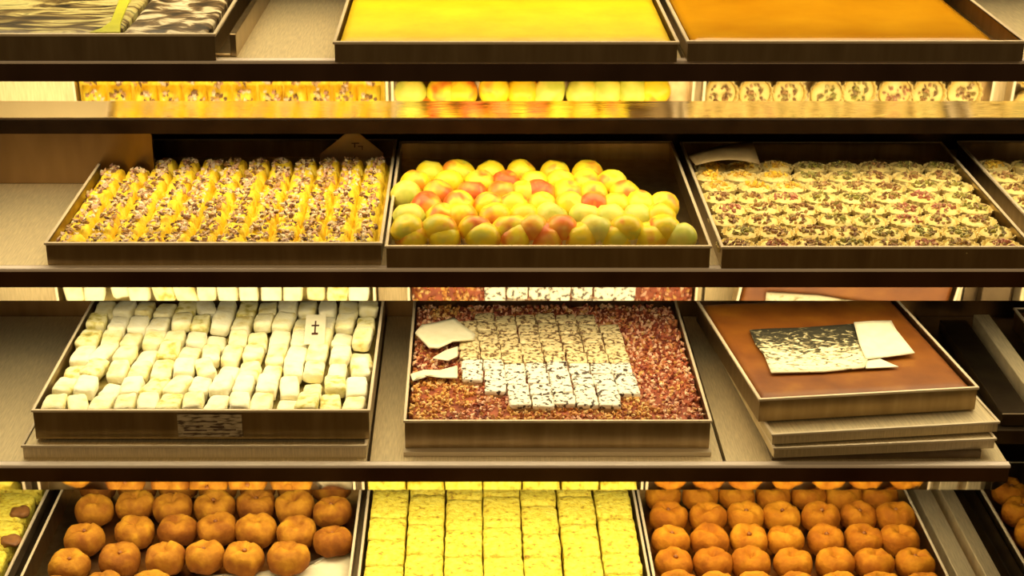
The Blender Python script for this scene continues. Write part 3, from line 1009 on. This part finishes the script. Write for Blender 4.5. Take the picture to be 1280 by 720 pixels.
# yellow cake squares
CAKEY = noise_mat('yellow_cake', [(.30, (.38, .24, .02)), (.39, (.72, .56, .04)), (.52, (.84, .72, .08)), (.8, (.90, .80, .16))], 110, .7, bump=1.0, bscale=150, bdist=.005, detail=6)
def cake_piece(wx, dy, sd):
    return soft_box('cake_square', wx, dy, .034, sd, CAKEY, 7, .0022, 14)
NC = 7
cw = (w4b - .012) / NC
cuts = {0: [.0, .06, .125, .20, .27, .36, .44], 1: [0, .075, .16, .25, .345, .44], 2: [0, .07, .15, .23, .33, .44], 3: [0, .08, .15, .24, .34, .44],
        4: [0, .07, .15, .22, .31, .44], 5: [0, .05, .15, .25, .34, .44], 6: [0, .10, .16, .27, .36, .44]}
gap = {0: .0020, 1: .0034, 2: .0030, 3: .0012, 4: .0034, 5: .0030, 6: .0030}
cidx = 0
for i in range(NC):
    ys = cuts[i]
    for j, (ya, yb) in enumerate(zip(ys[:-1], ys[1:])):
        cidx += 1
        g = .0034 if rnd.random() < .35 else .0008
        o = O('cake_square', cake_piece(cw + .0003 - gap[i], yb - ya - g, cidx), loc=T(t4b, .006 + cw * (i + .5) + rnd.uniform(-.0004, .0004), .008 + (ya + yb) / 2, .0225 + rnd.uniform(-.0012, .0012)), rot=(rnd.uniform(-.015, .015), rnd.uniform(-.02, .02), rnd.uniform(-.01, .01)))
        tag(o, 'crumbly yellow cake square, %s column from left, %s' % (ORD[i], rowname(j)), 'cake square', 'yellow cake squares on the bottom shelf')
# cut off cake at the left edge
HOLE = noise_mat('brown_filling', [(.3, (.16, .06, .015)), (.7, (.30, .13, .03))], 60, .6, bump=.4)
for j in range(5):
    y0 = .008 + j * .088
    o = O('cake_bar', soft_box('cake_bar', w4z - .05, .0865, .036, 70 + j, CAKEY, 8, .0018, 8), loc=T(t4z, w4z - .012 - (w4z - .05) / 2 - (.004 if j % 2 else 0), y0 + .042, .023))
    tag(o, 'yellow cake bar at the left edge of the bottom shelf, %s' % rowname(j), 'cake', 'yellow cake bars at the left edge')
for j, (px, py) in enumerate(((25, 641), (14, 677))):
    p = at(px, py, ZS[3] + .040)
    o = O('brown_filling', soft_box('brown_filling', .032, .030, .012, 90 + j, HOLE, 5, .003, 3), loc=(p.x, p.y, ZS[3] + .041))
    tag(o, 'brown lump on the yellow cake bars at the left edge, %s one' % ('rear' if j == 0 else 'front'), 'filling', 'brown lumps on the cake bars')
# steel and dark runners between the bottom trays
for (pa, wd, hh, mt, lb) in (((38, 665), .017, .036, DARKM, 'dark steel runner between yellow cake bars and brown cookies, bottom shelf'),
                             ((1180, 665), .030, .030, STEEL, 'brushed steel runner right of the golden cookies, nearest to their tray'),
                             ((1212, 665), .024, .034, STEEL, 'brushed steel runner in the middle of the gap right of golden cookies'),
                             ((1240, 665), .022, .026, DARKM, 'dark steel runner beside the cookie tray cut off at right')):
    a = at(*pa, ZS[3] + hh)
    o = bevel(O('tray_runner', MB().box(0, wd, .012, .46, 0, hh).mesh('tray_runner', mt), loc=(a.x - wd / 2, YF, ZS[3] + .0003)), .0015)
    tag(o, lb, 'runner', 'steel runners between the bottom trays')
